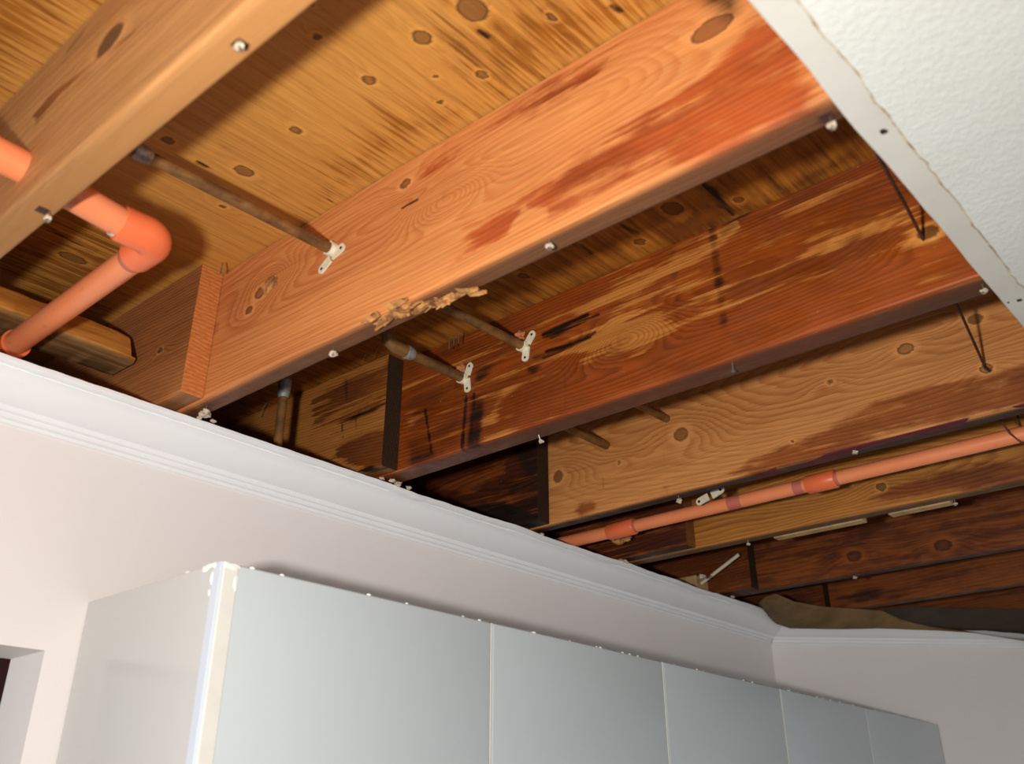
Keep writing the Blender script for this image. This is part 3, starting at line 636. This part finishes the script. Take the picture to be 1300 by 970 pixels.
# ================================================================ NAILS left from the pulled drywall (parts of the joists)
def nail(u, v, parent, ybase, lump=True, L=.014, rl=.0055, seed=0, zz=.588):
    p = atz(u, v, zz); x = p[0]; y = min(max(p[1], ybase + .005), ybase + TH - .004)
    a = Vector((x, y, ZB + .004)); b_ = Vector((x + random.uniform(-.001, .001), p[1], zz))
    bm = bmesh.new(); add_tube(bm, [a, b_], .0011, 8); d = (b_ - a).normalized(); add_tube(bm, [b_ - d * .0002, b_ - d * -.0012], .0031, 10)
    n_ = obj('nail', bm, M['nail'], parent)
    if lump:
        bm = bmesh.new(); add_lump(bm, b_ - d * .002, (rl, rl * .9, rl * .75), seed + u, 2, .9); obj('plaster_lump', bm, M['plaster'], n_)
joists = [o for o in C.objects if o.name.startswith('floor_joist')]
NJ = {round(y, 3): o for y, o in zip([J[k] for k in ('J1', 'J2', 'J3', 'J4', 'J5', 'J6', 'J7')], joists)}
nails = [('J1', 302, 62, .0045), ('J1', 60, 280, .004), ('J2', 698, 315, .0045), ('J2', 1057, 162, .0045), ('J2', 423, 451, .006), ('J2', 261, 524, .006), ('J3', 687, 562, .004), ('J3', 931, 471, .0), ('J3', 1250, 371, .004),
         ('J4', 862, 637, .006), ('J4', 1085, 575, .005), ('J5', 1213, 641, .004), ('J6', 1085, 734, .0055), ('J5', 950, 692, .004)]
for (k, u, v, r) in nails: nail(u, v, NJ[round(J[k], 3)], J[k], r > 0, rl=max(r, .001))
# rusted stains round the nails of the nearest joists are modelled as thin plates of scale
for (u, v, k) in ((303, 55, 'J1'), (66, 272, 'J1'), (1052, 150, 'J2')):
    p = atz(u, v, ZB); bm = bmesh.new(); add_box(bm, (p[0] - .007, J[k] + .018, ZB - .0006), (p[0] + .006, J[k] + .030, ZB + .001), .0004, 1); obj('nail_plate', bm, M['rust'], NJ[round(J[k], 3)])
# staples and bent shiners in the dark bay
for (u, v, y) in ((281, 342, .652), (576, 434, 1.055), (582, 431, 1.055), (570, 438, 1.055)):
    a = aty(u, v, y); bm = bmesh.new(); add_tube(bm, [(a[0], y, a[2] - .008), (a[0] + .001, y + .0, a[2] + .012)], .0012, 6)
    obj('nail_shank', bm, M['nail'], NJ[.689] if y < 1 else NJ[1.1])
for (u, v) in ((466, 448), (480, 444), (334, 520)):
    a = aty(u, v, 1.03); bm = bmesh.new(); pts = [(a[0] - .012, 1.03, a[2] - .014), (a[0] - .009, 1.032, a[2] - .004), (a[0] - .002, 1.03, a[2] + .004), (a[0] + .004, 1.035, a[2] + .016)]
    add_tube(bm, pts, .0008, 6); obj('bent_nail', bm, M['nail'], NJ[1.1])

# ================================================================ COPPER PIPES
def pipe(name, pts, r, mat, label, cat='pipe', group=None, collars=(), n=20):
    base = empty(name, pts[0]); tag(base, label, cat, group)
    bm = bmesh.new(); add_tube(bm, pts, r, n); obj('tube', bm, mat, base, True)
    for (nm, cp, cr, cm) in collars:
        bm = bmesh.new(); add_tube(bm, cp, cr, n); obj(nm, bm, cm, base, True)
    return base
CR = .0080
A0, A1 = Vector((-.946, .30, .741)), Vector((-.936, 1.60, .757))
def onA(y): t = (y - A0.y) / (A1.y - A0.y); return A0.lerp(A1, t)
pipe('copper_pipe', [A0, onA(.7), onA(1.1), A1], CR, M['copper'], 'long slim copper pipe crossing the first bay into the orange joist', 'pipe', 'copper water pipes through the joists',
     [('solder_collar', [onA(.385), onA(.392), onA(.402), onA(.408)], [CR * 1.25, CR * 1.4, CR * 1.4, CR * 1.15], M['solder']), ('coupling', [onA(.330), onA(.386)], CR * 1.3, M['copper'])])
B0, B1 = Vector((-1.078, .915, .733)), Vector((-1.088, 1.60, .739))
def onB(y): t = (y - B0.y) / (B1.y - B0.y); return B0.lerp(B1, t)
bp = pipe('copper_pipe', [B0 + Vector((0, .015, 0)), onB(1.1), B1], CR * 1.12, M['copper'], 'short fat copper pipe under the splintered edge, clipped to the wet joist', 'pipe', 'copper water pipes through the joists',
     [('elbow', [B0 + Vector((0, -.002, .040)), B0 + Vector((0, -.001, .016)), B0 + Vector((0, .004, .004)), B0 + Vector((0, .016, 0)), B0 + Vector((0, .040, 0))], CR * 1.42, M['copper']),
      ('solder_collar', [onB(.950), onB(.956), onB(.966), onB(.974)], [CR * 1.25, CR * 1.55, CR * 1.5, CR * 1.15], M['solder'])])
D = Vector((-1.372, .926, .803)); BU = B0 + Vector((0, 0, .070))
bm = bmesh.new(); add_tube(bm, [B0 + Vector((0, -.002, .03)), B0 + Vector((0, -.002, .060)), BU + Vector((-.010, 0, 0)), Vector((-1.35, .924, .803))], CR * 1.05, 16); obj('branch', bm, M['copper'], bp, True)
dp = pipe('copper_riser', [D + Vector((0, 0, -.2)), D + Vector((0, 0, -.02))], CR * 1.05, M['copper'], 'upright copper riser standing behind the crown moulding in the dark bay', 'pipe', None,
     [('elbow', [D + Vector((0, 0, -.045)), D + Vector((0, 0, -.014)), D + Vector((.006, -.002, 0)), D + Vector((.032, -.002, 0))], CR * 1.4, M['copper']),
      ('solder_collar', [D + Vector((0, 0, -.078)), D + Vector((0, 0, -.070)), D + Vector((0, 0, -.044))], [CR * 1.15, CR * 1.4, CR * 1.5], M['solder'])])

def ear(bm, base, d, L, w, n, th, hole=.0022):
    """flat rounded tab lying on the joist face (plane x-z), with a hole; d = direction of the tab"""
    d = Vector(d).normalized(); s = Vector((-d.z, 0, d.x)); out = []
    P = [base + s * w * .5, base - s * w * .5]
    tipc = base + d * (L - w * .5)
    ring = [base - s * w * .5] + [tipc + (d * math.sin(a) - s * math.cos(a)) * w * .5 for a in [math.pi * k / 8 for k in range(9)]] + [base + s * w * .5]
    hol = [tipc + (d * math.sin(a) - s * math.cos(a)) * hole for a in [2 * math.pi * k / 10 for k in range(10)]]
    yy = Vector((0, -th, 0))
    f = [bm.verts.new(p) for p in ring]; g = [bm.verts.new(p + yy) for p in ring]
    m = len(ring)
    for k in range(m): bm.faces.new((f[k], f[(k + 1) % m], g[(k + 1) % m], g[k]))
    bm.faces.new(f); bm.faces.new(g[::-1])
    return tipc + yy, hol
def strap(pc, yface, dirs, label, r=CR, arc=(200, 400)):
    root = empty('pipe_clip', (pc[0], yface, pc[2])); tag(root, label, 'pipe clip', 'cream pipe clips screwed to the joists')
    bm = bmesh.new(); R0, R1 = r * 1.04, r * 1.04 + .0026; a0, a1 = [math.radians(k) for k in arc]; n = 16; rows = []
    for k in range(n + 1):
        a = a0 + (a1 - a0) * k / n; c, s = math.cos(a), math.sin(a)
        rows.append([bm.verts.new((pc[0] + c * q, yy, pc[2] + s * q)) for q, yy in ((R0, yface), (R1, yface), (R1, yface - .009), (R0, yface - .009))])
    for k in range(n):
        for i in range(4): bm.faces.new((rows[k][i], rows[k][(i + 1) % 4], rows[k + 1][(i + 1) % 4], rows[k + 1][i]))
    bm.faces.new(rows[0]); bm.faces.new(rows[-1][::-1])
    obj('collar', bm, M['strap'], root, True)
    for (bx, bz, d, L) in dirs:
        bm = bmesh.new(); t, h = ear(bm, Vector((pc[0] + bx, yface - .0008, pc[2] + bz)), d, L, .0145, 1, .0024)
        o = obj('mounting_ear', bm, M['strap'], root)
        bm = bmesh.new(); add_tube(bm, [t + Vector((0, .0004, 0)), t + Vector((0, -.0005, 0))], .0023, 12); obj('screw_hole', bm, M['hole'], o)
pA = onA(.689); strap(pA, .689, [(.003, -.012, (.92, 0, .22), .027), (-.001, -.015, (-.80, 0, -.5), .027)], 'cream pipe clip on the bright orange joist', arc=(-150, 70))
p3 = onB(1.1); strap(p3, 1.10, [(.010, .003, (.35, 0, .9), .024), (.010, -.005, (.1, 0, -1), .026)], 'lower left cream pipe clip on the wet joist, under the splinters', arc=(200, 380))
p4 = onA(1.1); strap(p4, 1.10, [(.010, .002, (.65, 0, .8), .024), (.008, -.005, (-.15, 0, -1), .026)], 'upper right cream pipe clip on the wet joist', arc=(200, 380))
for pc, pn in ((p3, 1.10), (p4, 1.10)):
    bm = bmesh.new(); add_lump(bm, (pc[0] - .006, pn - .004, pc[2] + .020), (.010, .006, .009), pc[0] * 9, 3, .8)
    obj('foam_plug', bm, plain('orange_foam', (196, 116, 70), .9, var=.4, vs=90, bump=.8), NJ[1.1])
# clip on the far side of the fourth joist, empty
root = empty('pipe_clip', (-.93, 1.62, .62)); tag(root, 'cream pipe clip above the long orange pipe, behind the pale joist', 'pipe clip', 'cream pipe clips screwed to the joists')
q = aty(902, 630, 1.66)
for dd, bx in (((1, 0, .35), .004), ((-1, 0, -.3), -.004)):
    bm = bmesh.new(); t, h = ear(bm, Vector((q[0] + bx, 1.66, q[2])), dd, .030, .015, 1, .003); o = obj('mounting_ear', bm, M['strap'], root)
    bm = bmesh.new(); add_tube(bm, [t + Vector((0, .0004, 0)), t + Vector((0, -.0005, 0))], .003, 12); obj('screw_hole', bm, M['hole'], o)

# ================================================================ ORANGE PLASTIC PIPES
R1 = .0182; ZP = .657; EL = Vector((-.975, .452, ZP))
root = empty('plastic_pipe', EL); tag(root, 'fat orange plastic pipe with elbow at the upper left', 'pipe', 'orange plastic water pipes')
def seg(nm, pts, r, mat, n=28, par=None): bm = bmesh.new(); add_tube(bm, pts, r, n); return obj(nm, bm, mat, par or root, True)
seg('tube', [(-.905, -.40, ZP - .012), (-.950, .274, ZP - .004), EL + Vector((-.002, -.03, 0))], R1, M['cpvc'])
seg('tube', [EL + Vector((-.03, .0005, 0)), EL + Vector((-.25, .004, 0)), EL + Vector((-.56, .008, 0))], R1 * .98, M['cpvc'])
ea = [EL + Vector((-.001, -.052, 0)), EL + Vector((-.001, -.050, 0)), EL + Vector((0, -.022, 0))]
for k in range(9):
    a = math.radians(90 * k / 8); ea.append(EL + Vector((-.020 + .020 * math.cos(a), -.020 + .020 * math.sin(a), 0)))
ea += [EL + Vector((-.022, .0, 0)), EL + Vector((-.052, .0, 0)), EL + Vector((-.054, .0, 0))]
seg('elbow', ea, [R1 * 1.14, R1 * 1.24] + [R1 * 1.26] * (len(ea) - 4) + [R1 * 1.24, R1 * 1.14], M['cpvc2'])
seg('primer_smear', [EL + Vector((-.053, .0, 0)), EL + Vector((-.060, .0005, 0)), EL + Vector((-.066, .0006, 0))], [R1 * 1.01, R1 * 1.012, R1 * .985], M['primer'])
seg('primer_smear', [EL + Vector((-.0015, -.053, 0)), EL + Vector((-.0017, -.057, 0))], [R1 * 1.02, R1 * 1.01], M['cab_peel'])
bm = bmesh.new()   # faint printed characters, a row of short ink dashes along the pipe
for k in range(11):
    if k in (3, 7): continue
    x = EL.x - .085 - k * .0065; a = math.radians(-35); y = EL.y + math.cos(a) * -R1 * 0 + R1 * math.sin(math.radians(28)) ; zz = ZP - R1 * math.cos(math.radians(28))
    add_box(bm, (x - .0018, y - .0012, zz - .0002), (x + .0012 * (k % 2), y + .0010, zz + .0006))
obj('ink_print', bm, M['ink'], root)
seg('socket', [EL + Vector((-.405, .007, 0)), EL + Vector((-.46, .008, 0))], R1 * 1.2, M['cpvc2'])

R2 = .0136; YP = 1.715
def onP(x): return Vector((x, YP, .6195 + (-.34 - x) * -.002))
root = empty('plastic_pipe', onP(-.8)); tag(root, 'long slender orange plastic pipe with two couplings at right', 'pipe', 'orange plastic water pipes')
seg('tube', [onP(-1.44), onP(-1.0), onP(-.6), onP(.4)], R2, M['cpvc'])
seg('tube', [onP(-1.45), onP(-1.215)], R2 * 1.06, M['cpvc'])
for a, b_ in ((773, 806), (1024, 1061)):
    x0 = aty(a, 672 - (a - 773) * .243, YP)[0]; x1 = aty(b_, 672 - (b_ - 773) * .243, YP)[0]
    seg('coupling', [onP(x0), onP(x0 + .002), onP(x1 - .002), onP(x1)], [R2 * 1.2, R2 * 1.32, R2 * 1.32, R2 * 1.2], M['cpvc2'])
    seg('primer_smear', [onP(x1 - .001), onP(x1 + .006)], [R2 * 1.03, R2 * 1.015], M['primer'])
for a, b_ in ((925, 942), (1008, 1020)):
    x0 = aty(a, 672 - (a - 773) * .243, YP)[0]; x1 = aty(b_, 672 - (b_ - 773) * .243, YP)[0]
    seg('primer_smear', [onP(x0), onP((x0 + x1) / 2), onP(x1)], [R2 * 1.0, R2 * 1.012, R2 * 1.0], M['primer'])
bm = bmesh.new()
for k in range(5): x = aty(1004 + k * 3.2, 618, YP)[0]; add_box(bm, (x, YP - R2 * .80, .6195 - R2 * .66), (x + .0022, YP - R2 * .70, .6195 - R2 * .60))
obj('ink_print', bm, M['ink'], root)

# wire hangers hammered into the joists
def wire(pts, label, r=.0021):
    bm = bmesh.new(); add_tube(bm, pts, r, 8); o = obj('wire_hanger', bm, M['rust'], None, True); tag(o, label, 'wire', 'rusty wire pipe hangers'); return o
e = aty(1172, 304, 1.099); s_ = aty(1128, 222, .93)
wire([s_ + (s_ - e) * .55, s_, s_ * .5 + e * .5 + np.array([.001, 0, -.001]), e, e + np.array([.001, .006, 0])], 'upper rusty wire stuck in the wet joist beside the drywall edge')
e = aty(1251, 467, 1.536); s_ = aty(1214, 385, 1.36)
wire([s_ + (s_ - e) * .8, s_, s_ * .5 + e * .5, e, e + np.array([.001, .006, 0])], 'lower rusty wire stuck in the pale knotty joist')
bm_pts = [Vector((-.405, 1.577, .70)), Vector((-.395, 1.64, .665))]
xh = aty(1288, 545, YP - R2)[0]
wire([Vector((xh - .024, YP - .035, .70)), Vector((xh - .018, YP - .022, .650)), Vector((xh - .008, YP - R2 - .003, .620)), Vector((xh + .004, YP - .004, .6195 - R2 - .003)), Vector((xh + .008, YP + R2, .612)), Vector((xh + .004, YP + R2 + .004, .64)), Vector((xh, YP + .03, .72))], 'wire loop carrying the long slender orange pipe at the right edge', .0018)

# cream tube and laths in the far bays
a = aty(890, 741, 2.27); b_ = aty(938, 704, 2.27)
bm = bmesh.new(); add_tube(bm, [a, (a + b_) / 2, b_], .0046, 10); tag(obj('cream_tube', bm, M['pexwhite'], None, True), 'thin cream tube slanting up from the crown moulding', 'tube')
for (u0, u1, lab) in ((985, 1100, 'left half of the pale lath strip under the yellow joist'), (1133, 1212, 'right half of the pale lath strip under the yellow joist')):
    x0 = atz(u0, 683 - (u0 - 985) * .19, .602)[0]; x1 = atz(u1, 683 - (u1 - 985) * .19, .602)[0]
    bm = bmesh.new(); add_box(bm, (x0, 1.9395, .5985), (x1, 1.9640, .6110), .001, 1)
    tag(obj('lath_strip', bm, M['lath']), lab, 'lath')
q = aty(882, 744, 2.29); bm = bmesh.new(); add_box(bm, (q[0] - .045, 2.262, q[2] - .03), (q[0] + .022, 2.3245, q[2] + .022), .002, 1)
tag(obj('wood_block', bm, M['lath']), 'small pale wood block behind the crown at the cream tube foot', 'block')
q = aty(788, 685, 1.80); bm = bmesh.new(); add_lump(bm, (q[0], 1.80, q[2] + .006), (.028, .014, .012), 4, 3, .9); tag(obj('wood_scrap', bm, M['splinter']), 'ragged scrap of yellow wood under the first pipe coupling', 'scrap')

# ================================================================ TORN PAPER over the back wall crown
def on_back(u, v, off):
    """pixel ray met with the vertical plane standing off the back wall"""
    d = ray(u, v); nrm = np.array([s45, -s45, 0]); k = np.array([K[0], K[1], 0]) + nrm * off
    return d * (nrm @ k) / (nrm @ d)
def sheet(name, low, upp, mat, label, off=.0815, zu=.5965, bulge=.012, n=48, m=14, th=.0015, sd=0):
    def samp(P, t):
        f = t * (len(P) - 1); i = min(int(f), len(P) - 2); return np.array(P[i]) * (1 - f + i) + np.array(P[i + 1]) * (f - i)
    bm = bmesh.new(); rows = []
    for i in range(n + 1):
        t = i / n; lo3 = on_back(*samp(low, t), off); up3 = atz(*samp(upp, t), zu); row = []
        for j in range(m + 1):
            s = j / m; p = lo3 * (1 - s) + up3 * s
            p[2] -= bulge * math.sin(math.pi * s) * (.6 + .4 * math.sin(t * 7 + sd)); p[2] += .0015 * mn.noise(Vector((t * 9, s * 4, sd))) - .0015
            if j == 0: p[2] += .0012 * mn.noise(Vector((t * 60, 1, sd)))
            row.append(bm.verts.new(p))
        rows.append(row)
    for i in range(n):
        for j in range(m): bm.faces.new((rows[i][j], rows[i + 1][j], rows[i + 1][j + 1], rows[i][j + 1]))
    o = obj(name, bm, mat, None, True); md = o.modifiers.new('t', 'SOLIDIFY'); md.thickness = th; md.offset = 0
    tag(o, label, 'paper', 'torn paper over the far crown'); return o
sheet('torn_paper', [(962, 766), (970, 780), (985, 791), (1003, 797), (1050, 798), (1110, 797), (1170, 799), (1230, 802), (1300, 812), (1420, 830)],
      [(964, 764), (972, 757), (984, 753), (1008, 763), (1040, 769), (1080, 772), (1120, 775), (1165, 785), (1230, 796), (1420, 822)], M['kraft'], 'torn dull brown paper curling over the far wall crown')
sheet('torn_paper', [(1120, 788), (1160, 795), (1200, 798), (1250, 800), (1300, 804), (1420, 812)], [(1118, 774), (1150, 770), (1200, 771), (1250, 772), (1300, 772), (1420, 774)], M['paperdark'], 'darker grey-brown sheet behind the torn paper at the right edge', off=.074, zu=.5988, bulge=.004, sd=3)

# ================================================================ WALL CABINETS
XF = -1.036; ZC = .302; DB = .019; YB = [.630, 1.111, 1.585, 2.050, 2.500, 3.005]
labs = ['nearest pale grey wall cabinet with chipped white corner', 'second wall cabinet from the chipped corner', 'third wall cabinet from the chipped corner', 'fourth wall cabinet, beneath the crown near the room corner', 'fifth wall cabinet, against the far corner, mostly out of frame']
for i in range(5):
    y0, y1 = YB[i], YB[i + 1]; root = empty('wall_cabinet', (XW, y0, -.40)); tag(root, labs[i], 'cabinet', 'row of wall cabinets')
    bm = bmesh.new(); xb = XW + .001
    yb1 = y1 - .0006
    if i < 4: add_box(bm, (xb, y0 + .0003, -.40), (XF, yb1, ZC), .0008, 1)
    if i == 3:
        bm.free(); bm = bmesh.new(); add_box(bm, (xb, y0 + .0003, -.40), (XF, yb1, ZC), .0008, 1)
    if i == 4: add_prism(bm, [(xb, y0, -.4), (XF, y0, -.4), (XF, y1, -.4), (XW + (y1 - 2.71), y1, -.4), (xb, 2.71, -.4)], (0, 0, ZC + .4))
    obj('carcass', bm, M['cab_side'], root)
    bm = bmesh.new(); add_box(bm, (XF + .0008, y0 + (.0 if i == 0 else .0015), -.398), (XF + DB, y1 - .0015, ZC + .0005), .004, 4)
    d = obj('door', bm, M['cab_door'], root, True)
    if i == 0:
        bm = bmesh.new(); add_box(bm, (XF + .0012, y0 - .0012, -.397), (XF + DB - .003, y0 + .002, ZC + .001), .0004, 1); obj('edge_strip', bm, M['cab_edge'], d)
        bm = bmesh.new(); add_box(bm, (XF + DB - .0035, y0 + .002, -.397), (XF + DB + .0006, y0 + .0225, ZC + .0003), .001, 2); obj('worn_edge', bm, M['cab_peel'], d)
    # chips along the top edges
    random.seed(40 + i); bm = bmesh.new()
    for k in range(9):
        y = random.uniform(y0 + .03, y1 - .01); r = random.uniform(.0006, .0022)
        add_lump(bm, (XF + DB - .0012, y, ZC), (r, r * 2.2, r), k, 1, .6); obj('paint_chip', bm, M['chip'], d); bm = bmesh.new()
    if i == 0:
        for (x, y, z, sx, sy, sz) in [(XF + .001, y0 - .001, ZC - .002, .004, .003, .003), (XF - .014, y0 - .0005, ZC - .002, .012, .0015, .004), (XF + .0, y0 - .001, ZC - .018, .002, .0015, .007), (XF + DB, y0 + .012, ZC - .004, .0015, .011, .004),
                                      (XF + DB, y0 + .020, ZC - .022, .0015, .003, .010), (XF + DB, y0 + .004, ZC - .001, .002, .004, .002), (XF - .001, y0 - .001, ZC - .035, .0015, .001, .004), (XF - .06, y0, ZC, .004, .001, .0012)]:
            add_lump(bm, (x, y, z), (sx, sy, sz), x * 30 + z, 2, .7); obj('paint_chip', bm, M['chip'], d); bm = bmesh.new()
    bm.free()
    if 0 < i < 4:
        bm = bmesh.new(); add_box(bm, (XF + .002, y0 - .0012, -.397), (XF + DB + .0002, y0 + .0004, ZC - .001)); obj('edge_strip', bm, M['cab_peel'], d)
